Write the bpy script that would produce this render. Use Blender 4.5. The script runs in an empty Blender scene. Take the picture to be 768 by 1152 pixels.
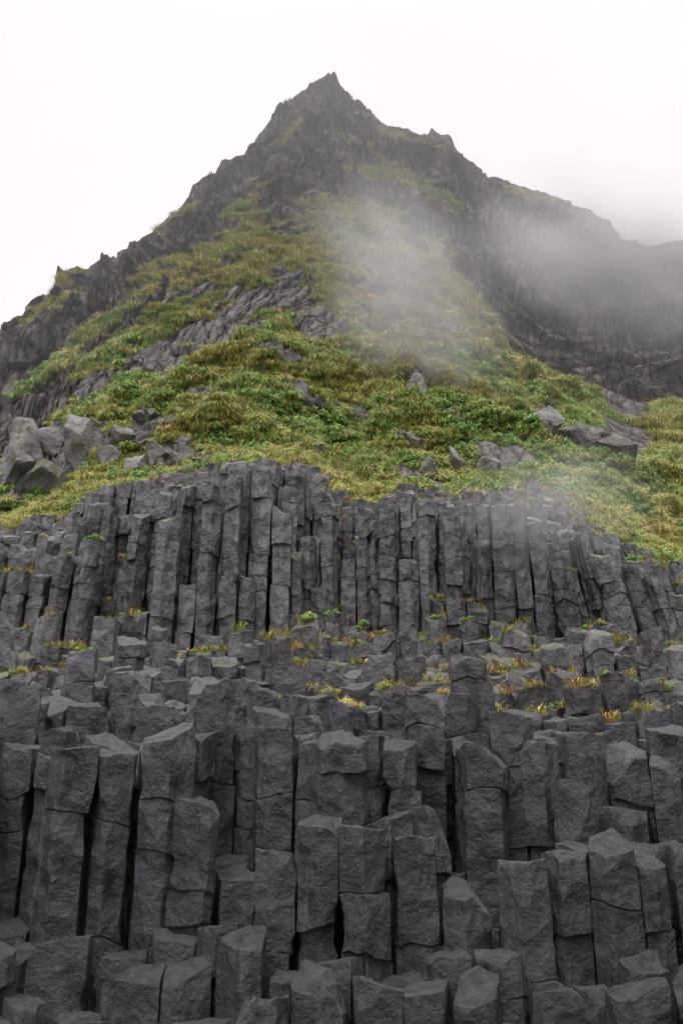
import bpy, math, random
import numpy as np
from mathutils import Matrix, Vector
random.seed(7); rng=np.random.default_rng(7)
F=1121.0; PITCH=math.radians(22.0); CZ=1.6
cp,sp=math.cos(PITCH),math.sin(PITCH)
def at(px,py):
    dx=px-384.0; dy=576.0-py
    Y=F*cp-dy*sp; Z=F*sp+dy*cp
    return dx/Y, Z/Y
def world(px,py,D):
    a,t=at(px,py); return (a*D,D,CZ+t*D)
def pix(x,y,z):
    a=x/y; t=(z-CZ)/y
    dep=cp+t*sp
    return 384+F*a/dep, 576-F*(-sp+t*cp)/dep
def curve(pts,ext=None):
    A=[];T=[]
    for p in pts:
        a,t=at(*p);A.append(a);T.append(t)
    if ext:
        A=[-.62]+A+[.62]; T=[ext[0]]+T+[ext[1]]
    A=np.array(A);T=np.array(T)
    return lambda a: np.interp(a,A,T)
def sstep(x,a,b):
    t=np.clip((x-a)/(b-a),0,1); return t*t*(3-2*t)
# ---------- noise
def hsh(ix,iy,iz,seed):
    h=(ix.astype(np.int64)*374761393+iy.astype(np.int64)*668265263+iz.astype(np.int64)*2147483647+seed*974711)&0xffffffff
    h=((h^(h>>13))*1274126177)&0xffffffff
    h=((h^(h>>16))*2246822519)&0xffffffff
    h=h^(h>>15)
    return (h&0xffffff)/float(0xffffff)
def vn(x,y,z,seed=0):
    x,y,z=np.broadcast_arrays(np.asarray(x,float),np.asarray(y,float),np.asarray(z,float))
    ix,iy,iz=np.floor(x),np.floor(y),np.floor(z)
    fx,fy,fz=x-ix,y-iy,z-iz
    fx=fx*fx*(3-2*fx);fy=fy*fy*(3-2*fy);fz=fz*fz*(3-2*fz)
    r=0
    for i in (0,1):
        wx=fx if i else 1-fx
        for j in (0,1):
            wy=fy if j else 1-fy
            for k in (0,1):
                wz=fz if k else 1-fz
                r=r+wx*wy*wz*hsh(ix+i,iy+j,iz+k,seed)
    return r*2-1
def fbm(x,y,z,o=4,seed=0):
    r=0;a=.5;
    for i in range(o):
        r=r+a*vn(x,y,z,seed+i*17); x=x*2.03+5.1;y=y*2.03+1.7;z=z*2.03+9.3;a*=.5
    return r
def voro(x,y,seed=0):
    ix,iy=np.floor(x),np.floor(y)
    f1=np.full(x.shape,9.);f2=np.full(x.shape,9.);idv=np.zeros(x.shape)
    for i in (-1,0,1):
        for j in (-1,0,1):
            cx=ix+i;cy=iy+j;zz=np.zeros_like(cx)
            qx=cx+hsh(cx,cy,zz,seed);qy=cy+hsh(cx,cy,zz,seed+3)
            d=np.hypot(x-qx,y-qy); h=hsh(cx,cy,zz,seed+7)
            m=d<f1
            f2=np.where(m,f1,np.minimum(f2,d)); idv=np.where(m,h,idv); f1=np.where(m,d,f1)
    return f1,f2,idv
# ---------- mesh helper
def mkmesh(name,V,quads,tris=None,mat=None,smooth=False,attrs=None,sharp=None):
    me=bpy.data.meshes.new(name)
    V=np.asarray(V,dtype=np.float32); quads=np.asarray(quads,dtype=np.int32).reshape(-1,4)
    tris=np.zeros((0,3),np.int32) if tris is None else np.asarray(tris,dtype=np.int32).reshape(-1,3)
    me.vertices.add(len(V)); me.vertices.foreach_set('co',V.ravel())
    nl=quads.size+tris.size; me.loops.add(nl)
    me.loops.foreach_set('vertex_index',np.concatenate([quads.ravel(),tris.ravel()]).astype(np.int32))
    nf=len(quads)+len(tris); me.polygons.add(nf)
    tot=np.concatenate([np.full(len(quads),4),np.full(len(tris),3)]).astype(np.int32)
    st=np.concatenate([[0],np.cumsum(tot)[:-1]]).astype(np.int32)
    me.polygons.foreach_set('loop_start',st)
    me.polygons.foreach_set('use_smooth',np.full(nf,smooth))
    me.update(calc_edges=True); me.validate()
    if attrs:
        for k,v in attrs.items():
            at_=me.attributes.new(k,'FLOAT','POINT'); at_.data.foreach_set('value',np.asarray(v,dtype=np.float32))
    if sharp: me.set_sharp_from_angle(angle=math.radians(sharp))
    if mat: me.materials.append(mat)
    ob=bpy.data.objects.new(name,me); bpy.context.scene.collection.objects.link(ob)
    return ob
# ---------- material helper
class NT:
    def __init__(s,name):
        s.m=bpy.data.materials.new(name); s.m.use_nodes=True; s.t=s.m.node_tree; s.t.nodes.clear()
        s.out=s.n('ShaderNodeOutputMaterial')
    def n(s,ty,**k):
        nd=s.t.nodes.new(ty)
        for a,b in k.items(): setattr(nd,a,b)
        return nd
    def set(s,sock,v):
        if isinstance(v,bpy.types.NodeSocket): s.t.links.new(v,sock)
        elif v is not None: sock.default_value=v
    def math(s,op,a,b=None,c=None,clamp=False):
        nd=s.n('ShaderNodeMath',operation=op,use_clamp=clamp); s.set(nd.inputs[0],a); s.set(nd.inputs[1],b) if b is not None else 0
        if c is not None: s.set(nd.inputs[2],c)
        return nd.outputs[0]
    def mix(s,f,a,b,blend='MIX'):
        nd=s.n('ShaderNodeMix',data_type='RGBA',blend_type=blend); s.set(nd.inputs[0],f)
        s.set(nd.inputs[6],a if not isinstance(a,tuple) else (*a,1)[:4]); s.set(nd.inputs[7],b if not isinstance(b,tuple) else (*b,1)[:4])
        return nd.outputs[2]
    def scl(s,c,f):
        vv=s.n('ShaderNodeVectorMath',operation='SCALE'); s.set(vv.inputs[0],c); s.set(vv.inputs[3],f); return vv.outputs[0]
    def mr(s,v,a,b,c=0.,d=1.):
        nd=s.n('ShaderNodeMapRange'); 
        for i,x in enumerate((v,a,b,c,d)): s.set(nd.inputs[i],x)
        return nd.outputs[0]
    def pos(s): return s.n('ShaderNodeNewGeometry').outputs['Position']
    def nrm(s):
        x=s.n('ShaderNodeSeparateXYZ'); s.set(x.inputs[0],s.n('ShaderNodeNewGeometry').outputs['Normal']); return x.outputs[2]
    def mapping(s,v,scale=(1,1,1),rot=(0,0,0)):
        nd=s.n('ShaderNodeMapping'); s.set(nd.inputs[0],v); nd.inputs['Scale'].default_value=scale; nd.inputs['Rotation'].default_value=rot; return nd.outputs[0]
    def noise(s,v,scale,det=5,rough=.6,dist=0):
        nd=s.n('ShaderNodeTexNoise'); s.set(nd.inputs['Vector'],v); nd.inputs['Scale'].default_value=scale
        nd.inputs['Detail'].default_value=det; nd.inputs['Roughness'].default_value=rough; nd.inputs['Distortion'].default_value=dist
        return nd.outputs[0]
    def vor(s,v,scale,feat='F1',rnd=1.):
        nd=s.n('ShaderNodeTexVoronoi',feature=feat); s.set(nd.inputs['Vector'],v); nd.inputs['Scale'].default_value=scale
        nd.inputs['Randomness'].default_value=rnd
        return nd
    def attr(s,name): return s.n('ShaderNodeAttribute',attribute_name=name).outputs['Fac']
    def bump(s,h,strength,dist,nrm=None):
        nd=s.n('ShaderNodeBump'); s.set(nd.inputs['Height'],h); nd.inputs['Strength'].default_value=strength; nd.inputs['Distance'].default_value=dist
        if nrm: s.set(nd.inputs['Normal'],nrm)
        return nd.outputs[0]
    def bsdf(s,col,rough=.8,bump=None,spec=.3):
        nd=s.n('ShaderNodeBsdfPrincipled'); s.set(nd.inputs['Base Color'],col if not isinstance(col,tuple) else (*col,1))
        s.set(nd.inputs['Roughness'],rough); nd.inputs['Specular IOR Level'].default_value=spec
        if bump: s.set(nd.inputs['Normal'],bump)
        s.t.links.new(nd.outputs[0],s.out.inputs[0]); return nd
# basalt columns
def mat_basalt():
    s=NT('basalt_rock'); p=s.pos(); r=s.attr('rnd')
    n1=s.noise(p,1.3,5,.65); n2=s.noise(p,9,5,.7); n3=s.noise(s.mapping(p,(5,5,.7)),1.2,4,.6)
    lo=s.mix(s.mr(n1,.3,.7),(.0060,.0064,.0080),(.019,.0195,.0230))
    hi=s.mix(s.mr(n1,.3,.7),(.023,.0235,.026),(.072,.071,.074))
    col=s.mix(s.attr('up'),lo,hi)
    col=s.scl(col,s.math('MULTIPLY',s.mr(r,0,1,.4,1.75),s.mr(n2,.25,.75,.5,1.55)))
    col=s.mix(s.mr(s.noise(p,.9,5,.6),.56,.72,0,.45),col,(.038,.034,.029))
    st=s.math('MULTIPLY',s.mr(n3,.61,.70),s.mr(s.noise(p,.5,2,.5),.47,.56))
    col=s.mix(s.math('MULTIPLY',st,.5),col,(.15,.14,.13))
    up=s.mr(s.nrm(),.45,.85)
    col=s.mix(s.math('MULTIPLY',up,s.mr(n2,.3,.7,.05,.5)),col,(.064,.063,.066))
    moss=s.math('MULTIPLY',s.math('MULTIPLY',up,s.attr('up')),s.mr(s.noise(p,1.7,4,.6),.46,.55))
    col=s.mix(s.math('MULTIPLY',moss,.85),col,(.078,.085,.022))
    n4=s.noise(p,4.0,3,.5)
    fv=s.vor(s.mapping(p,(1,1,.65),(.3,.2,0)),5.)
    h=s.math('ADD',s.noise(p,15,6,.75),s.math('MULTIPLY',n4,2.0))
    h=s.math('ADD',h,s.math('MULTIPLY',fv.outputs['Distance'],1.5))
    b=s.bump(h,1.,.06)
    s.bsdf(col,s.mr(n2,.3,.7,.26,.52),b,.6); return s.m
def mat_terrain():
    s=NT('mountain_rock_and_turf'); p=s.pos(); g=s.attr('grass')
    nc=s.n('ShaderNodeTexNoise'); s.set(nc.inputs['Vector'],p); nc.inputs['Scale'].default_value=.05; nc.inputs['Detail'].default_value=3
    vm=s.n('ShaderNodeVectorMath',operation='MULTIPLY_ADD'); s.set(vm.inputs[0],nc.outputs['Color']); vm.inputs[1].default_value=(14,14,14); s.set(vm.inputs[2],p)
    q=s.mapping(vm.outputs[0],(1.6,.6,.15),(0,.4,0))
    v=s.vor(q,1.); ve=s.vor(q,1.,'DISTANCE_TO_EDGE')
    n1=s.noise(p,.16,5,.7); n2=s.noise(p,1.3,6,.75)
    rock=s.mix(s.mr(n1,.33,.67),(.030,.027,.026),(.125,.112,.100))
    strat=s.noise(s.mapping(p,(.12,.12,.9),(0,.25,0)),1.0,4,.65)
    rock=s.mix(s.mr(strat,.52,.64,0,.75),rock,(.18,.158,.137))
    sepc=s.n('ShaderNodeSeparateColor'); s.set(sepc.inputs[0],v.outputs['Color'])
    mul=s.math('MULTIPLY',s.mr(sepc.outputs[0],0,1,.4,1.6),s.mr(ve.outputs['Distance'],0,.16,.12,1))
    mul=s.math('MULTIPLY',mul,s.mr(n2,.33,.67,.4,1.7))
    rock=s.scl(rock,mul)
    pale=s.math('MULTIPLY',s.attr('pale'),s.mr(n2,.3,.7,.3,1.))
    rock=s.mix(pale,rock,s.scl(s.mix(0.,(.27,.262,.25),(0.,0.,0.)),s.mr(ve.outputs['Distance'],0,.12,.4,1)))
    ng=s.noise(p,.16,4,.6); 
    gr=s.mix(s.mr(ng,.40,.60),(.21,.215,.05),(.105,.165,.028))
    gr=s.mix(s.mr(s.noise(p,.5,5,.65),.53,.7),gr,(.24,.21,.07))
    gr=s.mix(s.mr(s.noise(p,2.2,5,.7),.36,.60,.55,0),gr,(.022,.029,.011))
    m=s.math('ADD',g,s.math('MULTIPLY',s.math('SUBTRACT',s.noise(p,.9,6,.75),.5),1.7))
    m=s.math('ADD',m,s.mr(s.nrm(),.2,.8,-.35,.25))
    m=s.mr(m,.45,.56)
    col=s.mix(m,rock,gr)
    hr=s.math('ADD',s.math('MULTIPLY',ve.outputs['Distance'],1.8),s.math('ADD',s.math('MULTIPLY',n2,1.8),s.math('MULTIPLY',sepc.outputs[0],.9)))
    hg=s.noise(p,4,5,.75)
    h=s.mix(m,hr,hg)
    b=s.bump(h,1.,.7)
    s.bsdf(col,.9,b,.15); return s.m
def mat_boulder():
    s=NT('grey_boulder_rock'); p=s.pos()
    n1=s.noise(p,1.2,5,.65); n2=s.noise(p,7,5,.7)
    c=s.mix(s.mr(n1,.35,.65),(.08,.078,.075),(.27,.265,.25))
    c=s.mix(s.mr(n2,.5,.7,0,.7),c,(.04,.037,.033))
    c=s.mix(s.mr(s.noise(p,2.1,4,.6),.54,.62,0,.7),c,(.07,.075,.022))
    s.bsdf(c,.85,s.bump(s.math('ADD',n2,s.math('MULTIPLY',n1,2.)),1.,.16),.2); return s.m
def mat_leaf(name,c1,c2,c3):
    s=NT(name); p=s.pos(); rnd=s.n('ShaderNodeObjectInfo').outputs['Random']
    f=s.mr(s.noise(p,.22,4,.6),.42,.58); c=s.mix(f,c1,c2)
    c=s.mix(s.mr(s.math('ADD',s.math('MULTIPLY',rnd,.6),s.math('MULTIPLY',s.noise(p,.6,3,.6),.8)),.68,1.0),c,c3)
    s.bsdf(s.scl(c,s.mr(s.attr('tint'),0,1,.5,1.4)),.6,None,.25)
    return s.m
M_bas=mat_basalt(); M_ter=mat_terrain(); M_bou=mat_boulder()
M_grass=mat_leaf('grass_blades',(.30,.305,.065),(.16,.26,.04),(.33,.28,.08))
M_herb=mat_leaf('herb_leaves',(.085,.175,.03),(.135,.24,.042),(.20,.25,.05))
M_dry=mat_leaf('dry_grass_blades',(.32,.27,.075),(.24,.26,.065),(.33,.21,.07))

# ================= profile curves
TC=curve([(0,600),(60,582),(100,558),(160,550),(240,530),(300,518),(345,528),(385,562),(425,574),(455,550),(500,560),(560,562),(620,552),(680,580),(720,615),(768,640)],(.34,.31))
TG=curve([(0,505),(50,470),(100,410),(150,365),(200,330),(250,292),(300,262),(340,250),(400,252),(450,268),(500,300),(540,338),(580,385),(620,412),(700,440),(768,455)],(.42,.50))
TS=curve([(0,378),(45,346),(58,332),(66,314),(88,303),(104,311),(130,292),(165,266),(190,244),(245,194),(285,169),(302,152),(315,126),(338,101),(352,96),(368,87),(378,95),(400,116),(430,144),(465,154),(503,160),(516,174),(527,194),(560,206),(600,216),(655,231),(680,247),(700,272),(730,280),(768,279)],(.50,.62))
# ================= terrain
NA=900
aa=np.linspace(-.80,.80,NA)
tc,tg,ts=TC(aa),TG(aa),TS(aa)
Dg=np.interp(aa,[-.6,-.38,-.2,-.05,.05,.2,.4,.6],[36,37,46,60,62,58,47,44])
Ds=np.interp(aa,[-.6,-.4,-.3,-.2,-.1,-.02,.1,.15,.3,.42,.6],[50,56,64,76,94,106,104,98,92,84,78])
ctrlD=[np.full(NA,21.8),np.full(NA,22.2),np.full(NA,25.0),np.full(NA,27.0),Dg,Ds,Ds+25,Ds+90]
ctrlZ=[np.full(NA,-1.),CZ+22.2*tc-1.6,CZ+25*tc-.05,CZ+27*(tc+.016),CZ+Dg*tg,CZ+Ds*ts,CZ+Ds*ts-8,np.full(NA,-1.)]
ns=[4,16,14,380,460,40,20]
RS=34+380+460
Dl=[];Zl=[]
for k,n in enumerate(ns):
    f=np.linspace(0,1,n,endpoint=False)[:,None]
    Dl.append(ctrlD[k]*(1-f)+ctrlD[k+1]*f); Zl.append(ctrlZ[k]*(1-f)+ctrlZ[k+1]*f)
Dm=np.vstack(Dl+[ctrlD[-1][None]]);Zm=np.vstack(Zl+[ctrlZ[-1][None]])
edge=1-sstep(np.abs(aa),.62,.80)
Zm=Zm*edge[None]-1*(1-edge[None])
Xm=aa[None]*Dm
NR=Dm.shape[0]
PX,PY=pix(Xm,Dm,Zm)
row=np.arange(NR)[:,None]*np.ones((1,NA))
yb=576-F*(-sp+tg*cp)/(cp+tg*sp)
g=sstep(PY-yb[None]+fbm(Xm/7,Dm/7,Zm/7,4,5)*80,-22,22)
def ell(cx,cy,rx,ry,ang):
    c,s_=math.cos(math.radians(ang)),math.sin(math.radians(ang))
    u=((PX-cx)*c+(PY-cy)*s_)/rx; v=(-(PX-cx)*s_+(PY-cy)*c)/ry
    return 1-sstep(np.sqrt(u*u+v*v)+fbm(Xm/3,Dm/3,Zm/3,3,9)*.9,.75,1.3)
for e in [(110,295,70,9,-35),(215,345,80,14,-30),(240,290,70,12,-38),(290,225,46,7,-40),(475,168,50,10,12),(410,120,34,10,42),(600,222,60,7,12),(330,150,26,7,-60),(440,200,50,9,10),(60,420,50,7,-30),(160,330,60,10,-35),(360,235,36,9,-10),(200,250,40,5,-40),(70,350,50,5,-30),(480,215,40,6,25),(400,165,25,6,10),(120,370,60,8,-35)]:
    g=np.maximum(g,.68*ell(*e))
rockp=np.zeros_like(g)
for e in [(170,412,46,18,-22),(112,440,34,16,-30),(60,462,46,16,-34),(240,385,34,18,-10),(362,372,34,18,10),(320,335,20,10,-30),(420,330,18,10,0),(50,515,66,32,-20),(690,505,36,24,0),(612,480,20,20,0),(150,500,40,10,-20),(200,520,30,7,-10),(700,460,34,14,20),(470,440,14,16,0)]:
    rockp=np.maximum(rockp,ell(*e))
nz=fbm(Xm/2.6,Dm/2.6,Zm/2.6,4,21)
up_g=sstep(-PY,-440,-330)
rockp=np.maximum(rockp,sstep(nz,.27-.15*up_g,.38-.11*up_g)*.9)
ing=g.copy()
g=g*(1-rockp*.97)
pale=np.clip(rockp*sstep(PY,280,380)*ing*1.1+.2*sstep(PY,330,480)*(1-g),0,.85)
g=np.where(row<8,0,g)
rock=1-g
sc=Dm/70.
th=.35*fbm(Xm/22,Dm/22,Zm/22,2,31)-.55*sstep(Xm,0,30)
S=Xm*np.cos(th)+Zm*np.sin(th); L=-Xm*np.sin(th)+Zm*np.cos(th)
w=.62*sc**.5
f1,f2,idc=voro(S/w,L/(w*8)+.6*Dm/w*.2,41)
crack=sstep(f2-f1,0,.18)
f1b,f2b,idb=voro(S/(w*4)+3,L/(w*5),43)
f1c,f2c,idk=voro(S/(w*1.8)+3,L/(w*5),47)
ww=(Zm+.55*np.abs(Xm+1))/(6.5)+.8*fbm(Xm/12,Dm/12,Zm/12,3,51)
fr=ww-np.floor(ww); terr=np.where(fr<.75,fr/.75,(1-fr)/.25)-.5
ww2=(Zm+.4*np.abs(Xm+1))/(2.3)+.9*fbm(Xm/6,Dm/6,Zm/6,3,52)
fr2=ww2-np.floor(ww2); terr2=np.where(fr2<.8,fr2/.8,(1-fr2)/.2)-.5
cd=1-.75*sstep(row,RS-50,RS-8)
dr=(1.6*fbm(Xm/9,Dm/9,Zm/9,4,61)+1.0*fbm(Xm/2.6,Dm/2.6,Zm/2.6,4,62)+1.5*terr+.75*terr2)*sc+(.9*(idc-.5)-.4*(1-crack)+1.0*(idk-.5))*sc**.5*cd+1.3*(idb-.5)*sc
dr=dr*(1-.55*ing)+.55*ing*rockp
hum=vn(Xm/1.3,Dm/1.3,Zm/1.3,71)
dg_=.95*np.abs(hum)+.8*fbm(Xm/3.2,Dm/3.2,Zm/3.2,3,72)+.3*vn(Xm/.5,Dm/.5,Zm/.5,73)
disp=(rock*dr*.85+g*dg_)
disp*=sstep(row,18,60)
disp*=1-.4*sstep(row,RS-60,RS)
V=np.stack([Xm,Dm-disp*.75,Zm+disp*.66],-1)
idx=(np.arange(NR)[:,None]*NA+np.arange(NA)[None])
q=np.stack([idx[:-1,:-1],idx[:-1,1:],idx[1:,1:],idx[1:,:-1]],-1).reshape(-1,4)
mountain=mkmesh('mountain',V.reshape(-1,3),q,None,M_ter,False,{'grass':g.ravel(),'pale':pale.ravel()})
VPX,VPY=pix(V[...,0],V[...,1],V[...,2])
def find(px,py):
    d=(VPX-px)**2+(VPY-py)**2; d[:20]=1e9; d[RS-40:]=1e9
    i=np.unravel_index(np.argmin(d),d.shape); return V[i]

# ================= columns
SP=.43
pts=[]
r=0; y=7.6
while y<25.2:
    xm=.47*y+1.5; n=int(xm/SP)
    for i in range(-n,n+1):
        pts.append(((i+.5*(r%2))*SP+random.uniform(-.13,.13), y+random.uniform(-.12,.12)))
    y+=SP*.866; r+=1
pts=np.array(pts); N=len(pts)
cx,cy=pts[:,0],pts[:,1]; ca=cx/cy
wob=.5*vn(cx*.45,cy*.45,0*cx,101)+.4*vn(cx*1.0,cy*1.0,0*cx,102)
Dn=cy+wob
left=[(7.4,.15),(8.2,.5),(8.9,.8),(9.0,1.15),(9.6,1.3),(9.7,3.0),(10.4,3.3),(11.3,3.45),(11.4,3.85),(12.5,4.0),(13.5,4.3),(13.6,4.6),(15,4.75),(15.1,5.1),(17,5.4),(17.1,5.8),(19,6.2),(19.1,6.5),(20.5,6.8),(26,7.6)]
right=[(7.4,.2),(8.2,.45),(8.6,.6),(8.7,1.15),(9.2,1.35),(9.3,2.2),(10.2,2.4),(10.3,3.15),(11.6,3.4),(11.7,3.9),(13.3,4.1),(13.4,4.5),(15,4.75),(15.1,5.1),(17,5.4),(17.1,5.8),(19,6.3),(19.1,6.6),(20.5,7.0),(26,7.6)]
hl=np.interp(Dn,*zip(*left)); hr_=np.interp(Dn,*zip(*right))
wl=1-sstep(ca+.05*vn(cx,cy,0*cx,104),-.14,-.06)
H=hl*wl+hr_*(1-wl)
cl=.2*vn(cx*.9,cy*.9,0*cx,105)
H=H+cl+rng.uniform(-.1,.1,N)
pr=rng.random(N); H=np.where((pr<.10)&(cy>9.3),H+rng.uniform(.2,.6,N),H); H=np.where((pr>.88)&(cy>9.3),H-rng.uniform(.2,.9,N),H)
front_line=20.5+.9*vn(cx*.3,0*cx,0*cx,107)+.5*vn(cx*1.2,0*cx,0*cx,108)-.8*(ca<-.27)
upm=cy>front_line
Hu=CZ+cy*TC(ca)+rng.uniform(-.3,.12,N)+.3*vn(cx*.9,cy*.5,0*cx,109)-.7*np.clip(vn(cx*.55,cy*.3,0*cx,119),0,1)*(cy<24)
edge_=(cy-front_line)
br=rng.random(N)
Hu=np.where((edge_<1.0)&(br<.55),Hu-rng.uniform(.3,3.0,N),Hu)
Hu=np.where((edge_>=1.0)&(br<.2),Hu-rng.uniform(.3,1.2,N),Hu)
Hu=Hu-np.clip(.9-edge_,0,.9)*.5
H=np.where(upm,Hu,H)
H=np.maximum(H,.12)
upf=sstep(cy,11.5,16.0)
Vs=[];Qs=[];Ts=[];CC=[];RN=[];UP=[];base=0
def clip(poly,mx,my,nx_,ny_):
    out=[];m=len(poly)
    for i in range(m):
        p=poly[i];q2=poly[(i+1)%m]
        dp=(p[0]-mx)*nx_+(p[1]-my)*ny_; dq=(q2[0]-mx)*nx_+(q2[1]-my)*ny_
        if dp<=0: out.append(p)
        if dp*dq<0:
            f=dp/(dp-dq); out.append((p[0]+(q2[0]-p[0])*f,p[1]+(q2[1]-p[1])*f))
    return out
topc=[]
for i in range(N):
    d2=(cx-cx[i])**2+(cy-cy[i])**2
    nb=np.where((d2<1.1**2)&(d2>0))[0]; nb=nb[np.argsort(d2[nb])][:16]
    x0,y0=cx[i],cy[i]; R=.37
    poly=[(x0+R*math.cos(k*math.pi/4),y0+R*math.sin(k*math.pi/4)) for k in range(8)]
    for j in nb:
        poly=clip(poly,(x0+cx[j])/2,(y0+cy[j])/2,cx[j]-x0,cy[j]-y0)
    pp=[]
    for p in poly:
        if not pp or math.hypot(p[0]-pp[-1][0],p[1]-pp[-1][1])>.09: pp.append(p)
    if math.hypot(pp[0][0]-pp[-1][0],pp[0][1]-pp[-1][1])<.09: pp.pop()
    if len(pp)<4: continue
    ctr=np.mean(np.array(pp),0)
    ring=[];m=len(pp)
    for k in range(m):
        p=np.array(pp[k]);pr_=np.array(pp[k-1]);pn=np.array(pp[(k+1)%m])
        b=.010
        e1=(pr_-p);e1/=np.linalg.norm(e1);e2=(pn-p);L2=np.linalg.norm(e2);e2/=L2
        ring.append(p+e1*b); ring.append(p+e2*b)
        for f in (.33,.67): ring.append(p+e2*(b+(L2-2*b)*f))
    ring=np.array(ring)-ctr; ring*=.965
    nr=len(ring)
    h=H[i]; near=nb[d2[nb]<.8**2]
    zb=max(-.2,min(H[near].min(),h)-.6)
    dz=.085 if y0<14 else .2
    L_=list(np.arange(zb,h-.05,dz))+[h-.008,h]
    brk=[];z=h-random.uniform(.2,1.1)
    while z>zb+.1:
        brk.append(z); z-=random.choice([.3,.5,.9,1.5])*random.uniform(.7,1.3)
    lev=[(z,0,0,0) for z in L_ if all(abs(z-bz)>.07 for bz in brk)]
    for bz in brk:
        tx,ty=random.gauss(0,.15),random.gauss(0,.15)
        lev+=[(bz-.012,0,tx,ty),(bz,1,tx,ty),(bz+.012,0,tx,ty)]
    lev.sort()
    gx=random.gauss(0,.14); gy=random.gauss(.10,.14)
    if random.random()<.2: gy+=.4
    cuts=[(random.gauss(0,.6),random.uniform(-.3,1.2),random.uniform(0.06,.32))]
    if random.random()<.3: cuts.append((random.choice([-1,1])*random.uniform(.8,2.5),random.uniform(.0,1.5),random.uniform(.10,.35)))
    def top(X,Y):
        r_=gx*X+gy*Y
        for (a_,b_,c_) in cuts: r_=np.minimum(r_,a_*X+b_*Y+c_)
        return r_
    bi=sorted(brk); vl=[]
    segs=[(random.uniform(-.028,.028),random.uniform(-.035,.02),random.uniform(.89,1.02)) for _ in range(len(bi)+1)]
    for (z,isb,tx,ty) in lev:
        sidx=sum(1 for b_ in bi if z>=b_)
        ox,oy,s_=segs[sidx]
        if isb: s_*=.92
        if z>=h-1e-6: s_*=.985
        X=ring[:,0]*s_;Y=ring[:,1]*s_
        wgt=max(0,1-(h-z)/.55)
        Z=z+wgt*top(X,Y)+tx*X+ty*Y
        vl.append(np.stack([X+ox+ctr[0],Y+oy+ctr[1],Z],-1))
    ox,oy,s_=segs[-1]
    for fct in (.9,.6,.3):
        X=ring[:,0]*s_*fct;Y=ring[:,1]*s_*fct
        vl.append(np.stack([X+ox+ctr[0],Y+oy+ctr[1],h+.001+top(X,Y)],-1))
    nl_=len(vl)
    vv=np.vstack(vl+[np.array([[ctr[0]+ox,ctr[1]+oy,h+.001+float(top(np.array(0.),np.array(0.)))]])])
    a0=np.arange(nr);a1=(a0+1)%nr
    for l in range(nl_-1):
        Qs.append(np.stack([base+l*nr+a0,base+l*nr+a1,base+(l+1)*nr+a1,base+(l+1)*nr+a0],-1))
    Ts.append(np.stack([base+(nl_-1)*nr+a0,base+(nl_-1)*nr+a1,np.full(nr,base+nl_*nr)],-1))
    Vs.append(vv); CC.append(np.tile(ctr,(len(vv),1))); rr=random.random()
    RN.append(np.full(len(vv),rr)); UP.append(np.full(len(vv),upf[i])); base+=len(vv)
    topc.append((ctr[0],ctr[1],h))
CV=np.vstack(Vs);CC=np.vstack(CC);RN=np.concatenate(RN);UP=np.concatenate(UP)
rad=CV[:,:2]-CC; rl=np.linalg.norm(rad,axis=1,keepdims=True)+1e-6
x,y,z=CV.T
chip=np.clip(vn(x*5.2,y*5.2,z*4.4,211)-.27,0,1)
nd=.028*vn(x*2.2,y*2.2,z*1.2,201)-.016*np.abs(vn(x*6,y*6,z*5,202))+.009*vn(x*17,y*17,z*13,203)-.09*chip
topz=.026*vn(x*5,y*5,z*0,204)+.018*vn(x*14,y*14,z*0,206)
CV[:,:2]+=rad/rl*np.minimum(rl,.1)/.1*nd[:,None]
CV[:,2]+=topz
RN=np.clip(RN+.3*vn(x*.9,y*.9,z*1.1,205),0,1)
def lean(P):
    a=P[:,0]/P[:,1]; k=-.20*sstep(a,.16,.32)+.05*sstep(-a,.1,.3)
    P[:,0]+=k*np.clip(P[:,2]-7.0,0,None)*sstep(P[:,1],17,20)
    return P
CV=lean(CV)
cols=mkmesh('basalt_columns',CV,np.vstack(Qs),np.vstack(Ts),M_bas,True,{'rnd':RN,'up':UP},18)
topc=lean(np.array(topc)); 

# ================= boulders
import bmesh
def boulder(px,py,wpx,hpx,seed,name='boulder'):
    P=find(px,py+hpx*.2); D=P[1]; W=wpx/F*D/.93*.5; Hh=hpx/F*D/.93*.5
    bm=bmesh.new(); bmesh.ops.create_icosphere(bm,subdivisions=4,radius=1.)
    rr=random.Random(seed)
    co=np.array([v.co[:] for v in bm.verts])*1.25
    for _ in range(12):
        n_=np.array(Vector((rr.gauss(0,1),rr.gauss(0,1),rr.gauss(0,.9))).normalized()); d_=rr.uniform(.45,.85)
        e=co@n_-d_; co=co-np.clip(e,0,None)[:,None]*n_
    co*=1+.10*vn(co[:,0]*2.2+seed,co[:,1]*2.2,co[:,2]*2.2,seed)[:,None]+.05*vn(co[:,0]*6,co[:,1]*6,co[:,2]*6,seed+1)[:,None]
    for v,c in zip(bm.verts,co): v.co=c
    me=bpy.data.meshes.new(name); bm.to_mesh(me); bm.free()
    me.polygons.foreach_set('use_smooth',np.ones(len(me.polygons),bool)); me.set_sharp_from_angle(angle=math.radians(22))
    me.materials.append(M_bou)
    ob=bpy.data.objects.new(name,me); bpy.context.scene.collection.objects.link(ob)
    ob.scale=(W*1.3,max(W,Hh)*1.1,Hh*1.4); ob.rotation_euler=(0,rr.uniform(-.3,.3),rr.uniform(-.3,.3)); ob.location=(P[0],P[1]-.05,P[2]+Hh*.32)
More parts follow.
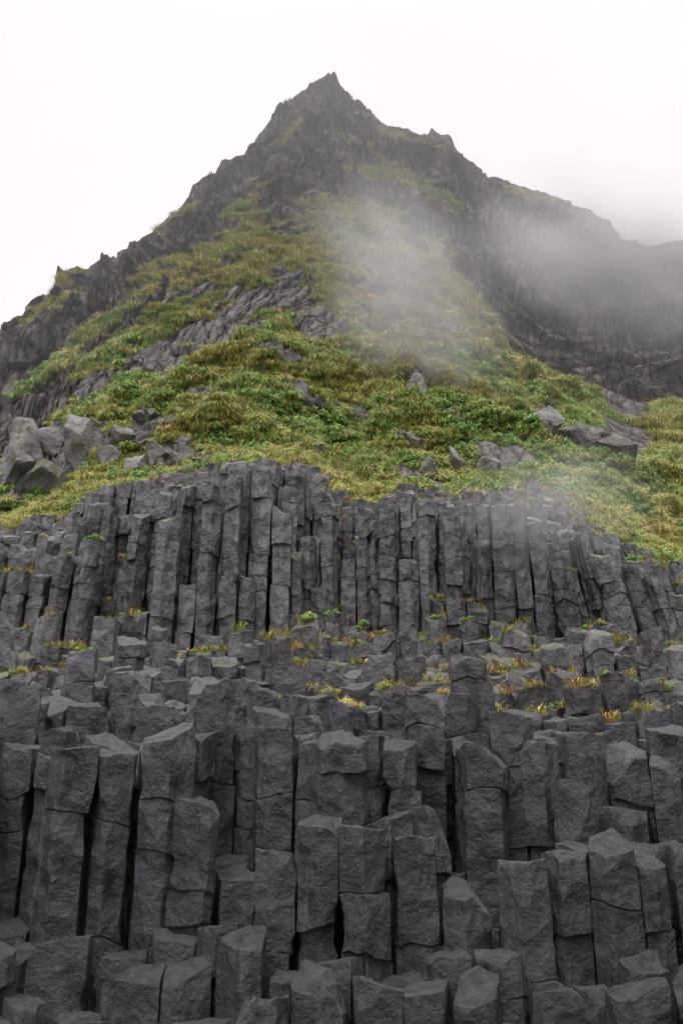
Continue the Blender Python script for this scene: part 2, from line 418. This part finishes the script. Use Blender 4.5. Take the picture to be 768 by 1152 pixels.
BL=[(470,440,26,42),(536,442,28,26),(612,478,42,44),(688,508,60,46),(655,502,44,30),(245,456,34,14),(160,481,28,22),(135,494,22,20),(30,512,50,64),(60,498,44,60),(88,506,40,62),(14,535,40,50),(55,540,50,36),(110,500,26,40),(482,526,28,34),(516,520,20,38),(545,526,30,24),(178,512,18,24),(205,500,16,16),(228,522,20,14),(152,525,22,26),(120,520,24,24),(508,470,22,12),(350,505,20,12),(185,545,20,16)]
for k in range(16):
    BL.append((random.uniform(105,270),random.uniform(455,540),random.uniform(9,20),random.uniform(8,20)))
for k,b in enumerate(BL): boulder(*b,seed=300+k)

# ================= vegetation
def blades(name,n,mat,rad_,lmin,lmax,w_,droop,seg=4):
    rr=np.random.default_rng(len(name)+n); V_=[];Q_=[];T_=[];b=0
    for k in range(n):
        az=rr.uniform(0,2*math.pi); r0=rad_*math.sqrt(rr.random()); L=rr.uniform(lmin,lmax); d=droop*rr.uniform(.6,1.3)
        az2=az+rr.normal(0,.5); ox,oy=r0*math.cos(az),r0*math.sin(az)
        p=np.array([ox,oy,-.05]); an=math.radians(rr.uniform(60,88)); ww_=w_*rr.uniform(.6,1.3)
        sd=np.array([-math.sin(az2),math.cos(az2),0])*ww_*.5; tt=rr.random()
        for s_ in range(seg+1):
            f=s_/seg; wd=sd*(1-f*.85)
            V_+= [p-wd,p+wd]; T_+=[tt,tt]
            if s_<seg: Q_.append([b+2*s_,b+2*s_+1,b+2*s_+3,b+2*s_+2])
            p=p+np.array([math.cos(az2)*math.cos(an),math.sin(az2)*math.cos(an),math.sin(an)])*L/seg
            an-=d/seg*1.6
        b+=2*(seg+1)
    ob=mkmesh(name,np.array(V_),np.array(Q_),None,mat,False,{'tint':T_}); bpy.context.scene.collection.objects.unlink(ob); return ob
def leaves(name,n,mat,rad_,ls):
    rr=np.random.default_rng(n); V_=[];Q_=[];T_=[];b=0
    for k in range(n):
        d=rr.normal(0,1,3); d[2]=abs(d[2]); d/=np.linalg.norm(d); r0=rad_*rr.uniform(.55,1.05); c=d*np.array([r0,r0,r0*.8])
        nrm=Vector(d+rr.normal(0,.45,3)).normalized(); q=nrm.to_track_quat('Z','Y'); sp_=rr.uniform(0,6.28); l=ls*rr.uniform(.6,1.3); w2=l*.55
        for (u,v_) in [(-l,0),(0,-w2),(l,0),(0,w2)]:
            uu=u*math.cos(sp_)-v_*math.sin(sp_);v2=u*math.sin(sp_)+v_*math.cos(sp_)
            V_.append(c+np.array(q@Vector((uu,v2,0))))
        T_+= [rr.random()]*4; Q_.append([b,b+1,b+2,b+3]); b+=4
    ob=mkmesh(name,np.array(V_),np.array(Q_),None,mat,False,{'tint':T_}); bpy.context.scene.collection.objects.unlink(ob); return ob
tuftA=blades('grass_tuft',50,M_grass,.16,.3,.62,.03,1.7,3)
tuftB=blades('grass_tussock',70,M_grass,.2,.35,.75,.032,2.4,3)
dryT=blades('dry_tuft',45,M_dry,.1,.2,.42,.022,1.5,3)
herb=leaves('herb_clump',90,M_herb,.3,.07)
def scatter(name,P,S,tilt,src):
    P=np.asarray(P,dtype=np.float32);n=len(P)
    me=bpy.data.meshes.new(name); me.vertices.add(n); me.vertices.foreach_set('co',P.ravel())
    ro=np.zeros((n,3),np.float32)
    for i in range(n):
        m=Matrix.Rotation(tilt+random.gauss(0,.12),3,'X')@Matrix.Rotation(random.uniform(0,6.28),3,'Z'); ro[i]=m.to_euler()[:]
    a_=me.attributes.new('rot','FLOAT_VECTOR','POINT'); a_.data.foreach_set('vector',ro.ravel())
    a_=me.attributes.new('scl','FLOAT','POINT'); a_.data.foreach_set('value',np.asarray(S,dtype=np.float32))
    ob=bpy.data.objects.new(name,me); bpy.context.scene.collection.objects.link(ob)
    ng=bpy.data.node_groups.new(name+'_nodes','GeometryNodeTree')
    ng.interface.new_socket('Geometry',in_out='INPUT',socket_type='NodeSocketGeometry'); ng.interface.new_socket('Geometry',in_out='OUTPUT',socket_type='NodeSocketGeometry')
    gi=ng.nodes.new('NodeGroupInput');go=ng.nodes.new('NodeGroupOutput')
    iop=ng.nodes.new('GeometryNodeInstanceOnPoints'); oi=ng.nodes.new('GeometryNodeObjectInfo'); oi.inputs['Object'].default_value=src; oi.inputs['As Instance'].default_value=True
    r_=ng.nodes.new('GeometryNodeInputNamedAttribute'); r_.data_type='FLOAT_VECTOR'; r_.inputs[0].default_value='rot'
    s_=ng.nodes.new('GeometryNodeInputNamedAttribute'); s_.data_type='FLOAT'; s_.inputs[0].default_value='scl'
    l=ng.links.new; l(gi.outputs[0],iop.inputs['Points']); l(oi.outputs['Geometry'],iop.inputs['Instance']); l(r_.outputs[0],iop.inputs['Rotation']); l(s_.outputs[0],iop.inputs['Scale']); l(iop.outputs[0],go.inputs[0])
    md=ob.modifiers.new('scatter','NODES'); md.node_group=ng; return ob
flatV=V.reshape(-1,3); gf=g.ravel().copy()
E1=np.gradient(V,axis=0);E2=np.gradient(V,axis=1); area=np.linalg.norm(np.cross(E1,E2),axis=-1).ravel()
rr_=row.ravel(); gf[(rr_<14)|(rr_>RS-30)]=0; gf[np.abs((flatV[:,0]/flatV[:,1]))>.55]=0
gm=np.clip((gf+.45*fbm(flatV[:,0]/1.5,flatV[:,1]/1.5,flatV[:,2]/1.5,2,77)-.4)*3,0,1)
wgt=gm*area/np.maximum(1,(flatV[:,1]/30))**1.3
def samp(n,wt):
    p=wt/wt.sum(); i=rng.choice(len(p),n,p=p); P=flatV[i]+rng.normal(0,.06,(n,3)); return P,i
def veg(name,n,src,wt,s0,s1,tilt):
    P,i=samp(n,wt); S=rng.uniform(s0,s1,n)*np.clip(P[:,1]/34,.8,1.6); scatter(name,P,S,tilt,src)
hn=fbm(flatV[:,0]/4,flatV[:,1]/4,flatV[:,2]/4,3,88)
FPX,FPY=VPX.ravel(),VPY.ravel()
hm=sstep(hn,.02,.18)*sstep(FPY,350,420)
veg('grass',15000,tuftA,wgt*(1-.85*hm),.45,.9,.45)
veg('tussock_grass',8500,tuftB,wgt*(1-.85*hm)*sstep(FPY,330,420)*sstep(hn,-.6,.0),.6,1.15,.6)
veg('herb_plants',9000,herb,wgt*hm,.3,.75,.5)
veg('dry_grass',4000,dryT,wgt*(1-hm)*sstep(hn,-.5,-.0),.8,1.5,.5)
P=[];S=[];P2=[];S2=[]
for (x_,y_,z_) in topc:
    if 12.3<y_<21.5 and vn(x_*.6,y_*.6,0,91)>-.15 and random.random()<.6 and z_<9:
        for _ in range(3):
            if random.random()<.65: P.append((x_+random.uniform(-.2,.2),y_+random.uniform(-.2,.15),z_+.02)); S.append(random.uniform(.35,.85))
            else: P2.append((x_+random.uniform(-.15,.15),y_+random.uniform(-.18,.1),z_)); S2.append(random.uniform(.15,.34))
    if y_>22. and random.random()<.4: P.append((x_,y_,z_)); S.append(random.uniform(.6,1.2))
scatter('ledge_grass',P,S,.1,dryT)
tp=np.array([pix(*c) for c in topc])
for (px,py,s_) in [(378,672,.7),(366,680,.5),(330,688,.5),(390,668,.5),(72,682,.45),(245,578,.4),(700,628,.5),(715,630,.45),(540,685,.35),(120,600,.35),(590,560,.4),(405,690,.35)]:
    i=np.argmin(np.sum((tp-np.array([px,py+8]))**2,1)); c=topc[i]
    for _ in range(3): P2.append((c[0]+random.uniform(-.15,.15),c[1]+random.uniform(-.2,.1),c[2]+.05)); S2.append(s_*random.uniform(.7,1.2))
scatter('ledge_herbs',P2,S2,.1,herb)

# ================= beach ground
s=NT('black_beach_gravel'); p=s.pos(); v_=s.vor(p,14)
c=s.mix(s.mr(s.noise(p,3,5,.6),.3,.7),(.02,.02,.022),(.06,.058,.06)); s.bsdf(c,.7,s.bump(v_.outputs['Distance'],.8,.03),.4)
mkmesh('beach_ground',[(-3000,-3000,0),(3000,-3000,0),(3000,3000,0),(-3000,3000,0)],[[0,1,2,3]],None,s.m)

# ================= mist
def vol(name,loc,scale,dens,blob=True,rot=(0,0,0),ns_=1.6,col=(1,1,1,1)):
    s=NT(name+'_vapour'); 
    sc_=s.n('ShaderNodeVolumeScatter'); sc_.inputs['Color'].default_value=col; sc_.inputs['Anisotropy'].default_value=0
    if blob:
        tc_=s.n('ShaderNodeTexCoord').outputs['Object']; ln=s.n('ShaderNodeVectorMath',operation='LENGTH'); s.set(ln.inputs[0],tc_)
        fall=s.mr(ln.outputs['Value'],.0,1.,1,0); fall=s.math('POWER',fall,1.5)
        nn=s.mr(s.noise(tc_,ns_,3,.55,0),.34,.68,0.05,1.8)
        s.set(sc_.inputs['Density'],s.math('MULTIPLY',s.math('MULTIPLY',fall,nn),dens))
    else: sc_.inputs['Density'].default_value=dens
    s.t.links.new(sc_.outputs[0],s.out.inputs['Volume'])
    try:
        s.m.cycles.volume_step_rate=2.0
        if not blob: s.m.cycles.homogeneous_volume=True
    except Exception as e: print('vol',e)
    if blob: bpy.ops.mesh.primitive_ico_sphere_add(subdivisions=3,radius=1,location=loc)
    else: bpy.ops.mesh.primitive_cube_add(size=2,location=loc)
    o=bpy.context.object; o.name=name; o.scale=scale; o.rotation_euler=rot; o.data.materials.append(s.m); return o
vol('haze',(0,95,75),(170,63,90),.0028,False)
vol('mist_bank',world(455,325,33),(4.0,3.0,6.6),.40,rot=(.25,-.6,0))
vol('mist_bank',world(700,290,50),(11,6,6),.46,rot=(0,.42,0))
vol('mist_bank',world(620,560,18.5),(2.6,1.8,1.6),.2)
# ================= sky + light
EL,AZ=math.radians(58),math.radians(-35)
w_=bpy.data.worlds.new('World'); bpy.context.scene.world=w_; w_.use_nodes=True; nt=w_.node_tree; nt.nodes.clear()
o=nt.nodes.new('ShaderNodeOutputWorld'); bg=nt.nodes.new('ShaderNodeBackground'); sk=nt.nodes.new('ShaderNodeTexSky'); sk.sky_type='NISHITA'; sk.sun_disc=False; sk.sun_elevation=EL
tc_=nt.nodes.new('ShaderNodeTexCoord'); no=nt.nodes.new('ShaderNodeTexNoise'); no.inputs['Scale'].default_value=2.2; no.inputs['Detail'].default_value=4
nt.links.new(tc_.outputs['Generated'],no.inputs['Vector'])
cr=nt.nodes.new('ShaderNodeValToRGB'); cr.color_ramp.elements[0].position=.35; cr.color_ramp.elements[0].color=(.95,.875,.915,1); cr.color_ramp.elements[1].position=.62; cr.color_ramp.elements[1].color=(1.02,.965,.99,1)
nt.links.new(no.outputs[0],cr.inputs[0])
# overcast sky: brighter towards the zenith
sx=nt.nodes.new('ShaderNodeSeparateXYZ'); nt.links.new(tc_.outputs['Generated'],sx.inputs[0])
mr_=nt.nodes.new('ShaderNodeMapRange'); mr_.interpolation_type='SMOOTHSTEP'; mr_.inputs[1].default_value=.74; mr_.inputs[2].default_value=.97; mr_.inputs[3].default_value=10.4; mr_.inputs[4].default_value=58.
nt.links.new(sx.outputs[2],mr_.inputs[0])
vs=nt.nodes.new('ShaderNodeVectorMath'); vs.operation='SCALE'; nt.links.new(cr.outputs[0],vs.inputs[0]); nt.links.new(mr_.outputs[0],vs.inputs[3])
mx=nt.nodes.new('ShaderNodeMix'); mx.data_type='RGBA'; mx.inputs[0].default_value=.96
nt.links.new(sk.outputs[0],mx.inputs[6]); nt.links.new(vs.outputs[0],mx.inputs[7]); nt.links.new(mx.outputs[2],bg.inputs[0]); bg.inputs[1].default_value=.11
nt.links.new(bg.outputs[0],o.inputs[0])
sl=bpy.data.lights.new('sun','SUN'); sl.energy=2.5; sl.angle=math.radians(30); sl.color=(1,.98,.96)
so=bpy.data.objects.new('sun',sl); bpy.context.scene.collection.objects.link(so)
dirv=Vector((math.sin(AZ)*math.cos(EL),-math.cos(AZ)*math.cos(EL),math.sin(EL)))
so.rotation_euler=dirv.to_track_quat('Z','Y').to_euler()
sk.sun_rotation=math.atan2(dirv.x,dirv.y)
# ================= camera
cam=bpy.data.cameras.new('camera'); co=bpy.data.objects.new('camera',cam); bpy.context.scene.collection.objects.link(co)
cam.sensor_fit='VERTICAL'; cam.sensor_height=36; cam.lens=36*F/1152; cam.clip_end=8000
co.location=(0,0,CZ); co.rotation_euler=(math.radians(90)+PITCH,0,0)
bpy.context.scene.camera=co
sc=bpy.context.scene; sc.view_settings.view_transform='Standard'; sc.view_settings.look='None'; sc.view_settings.exposure=0
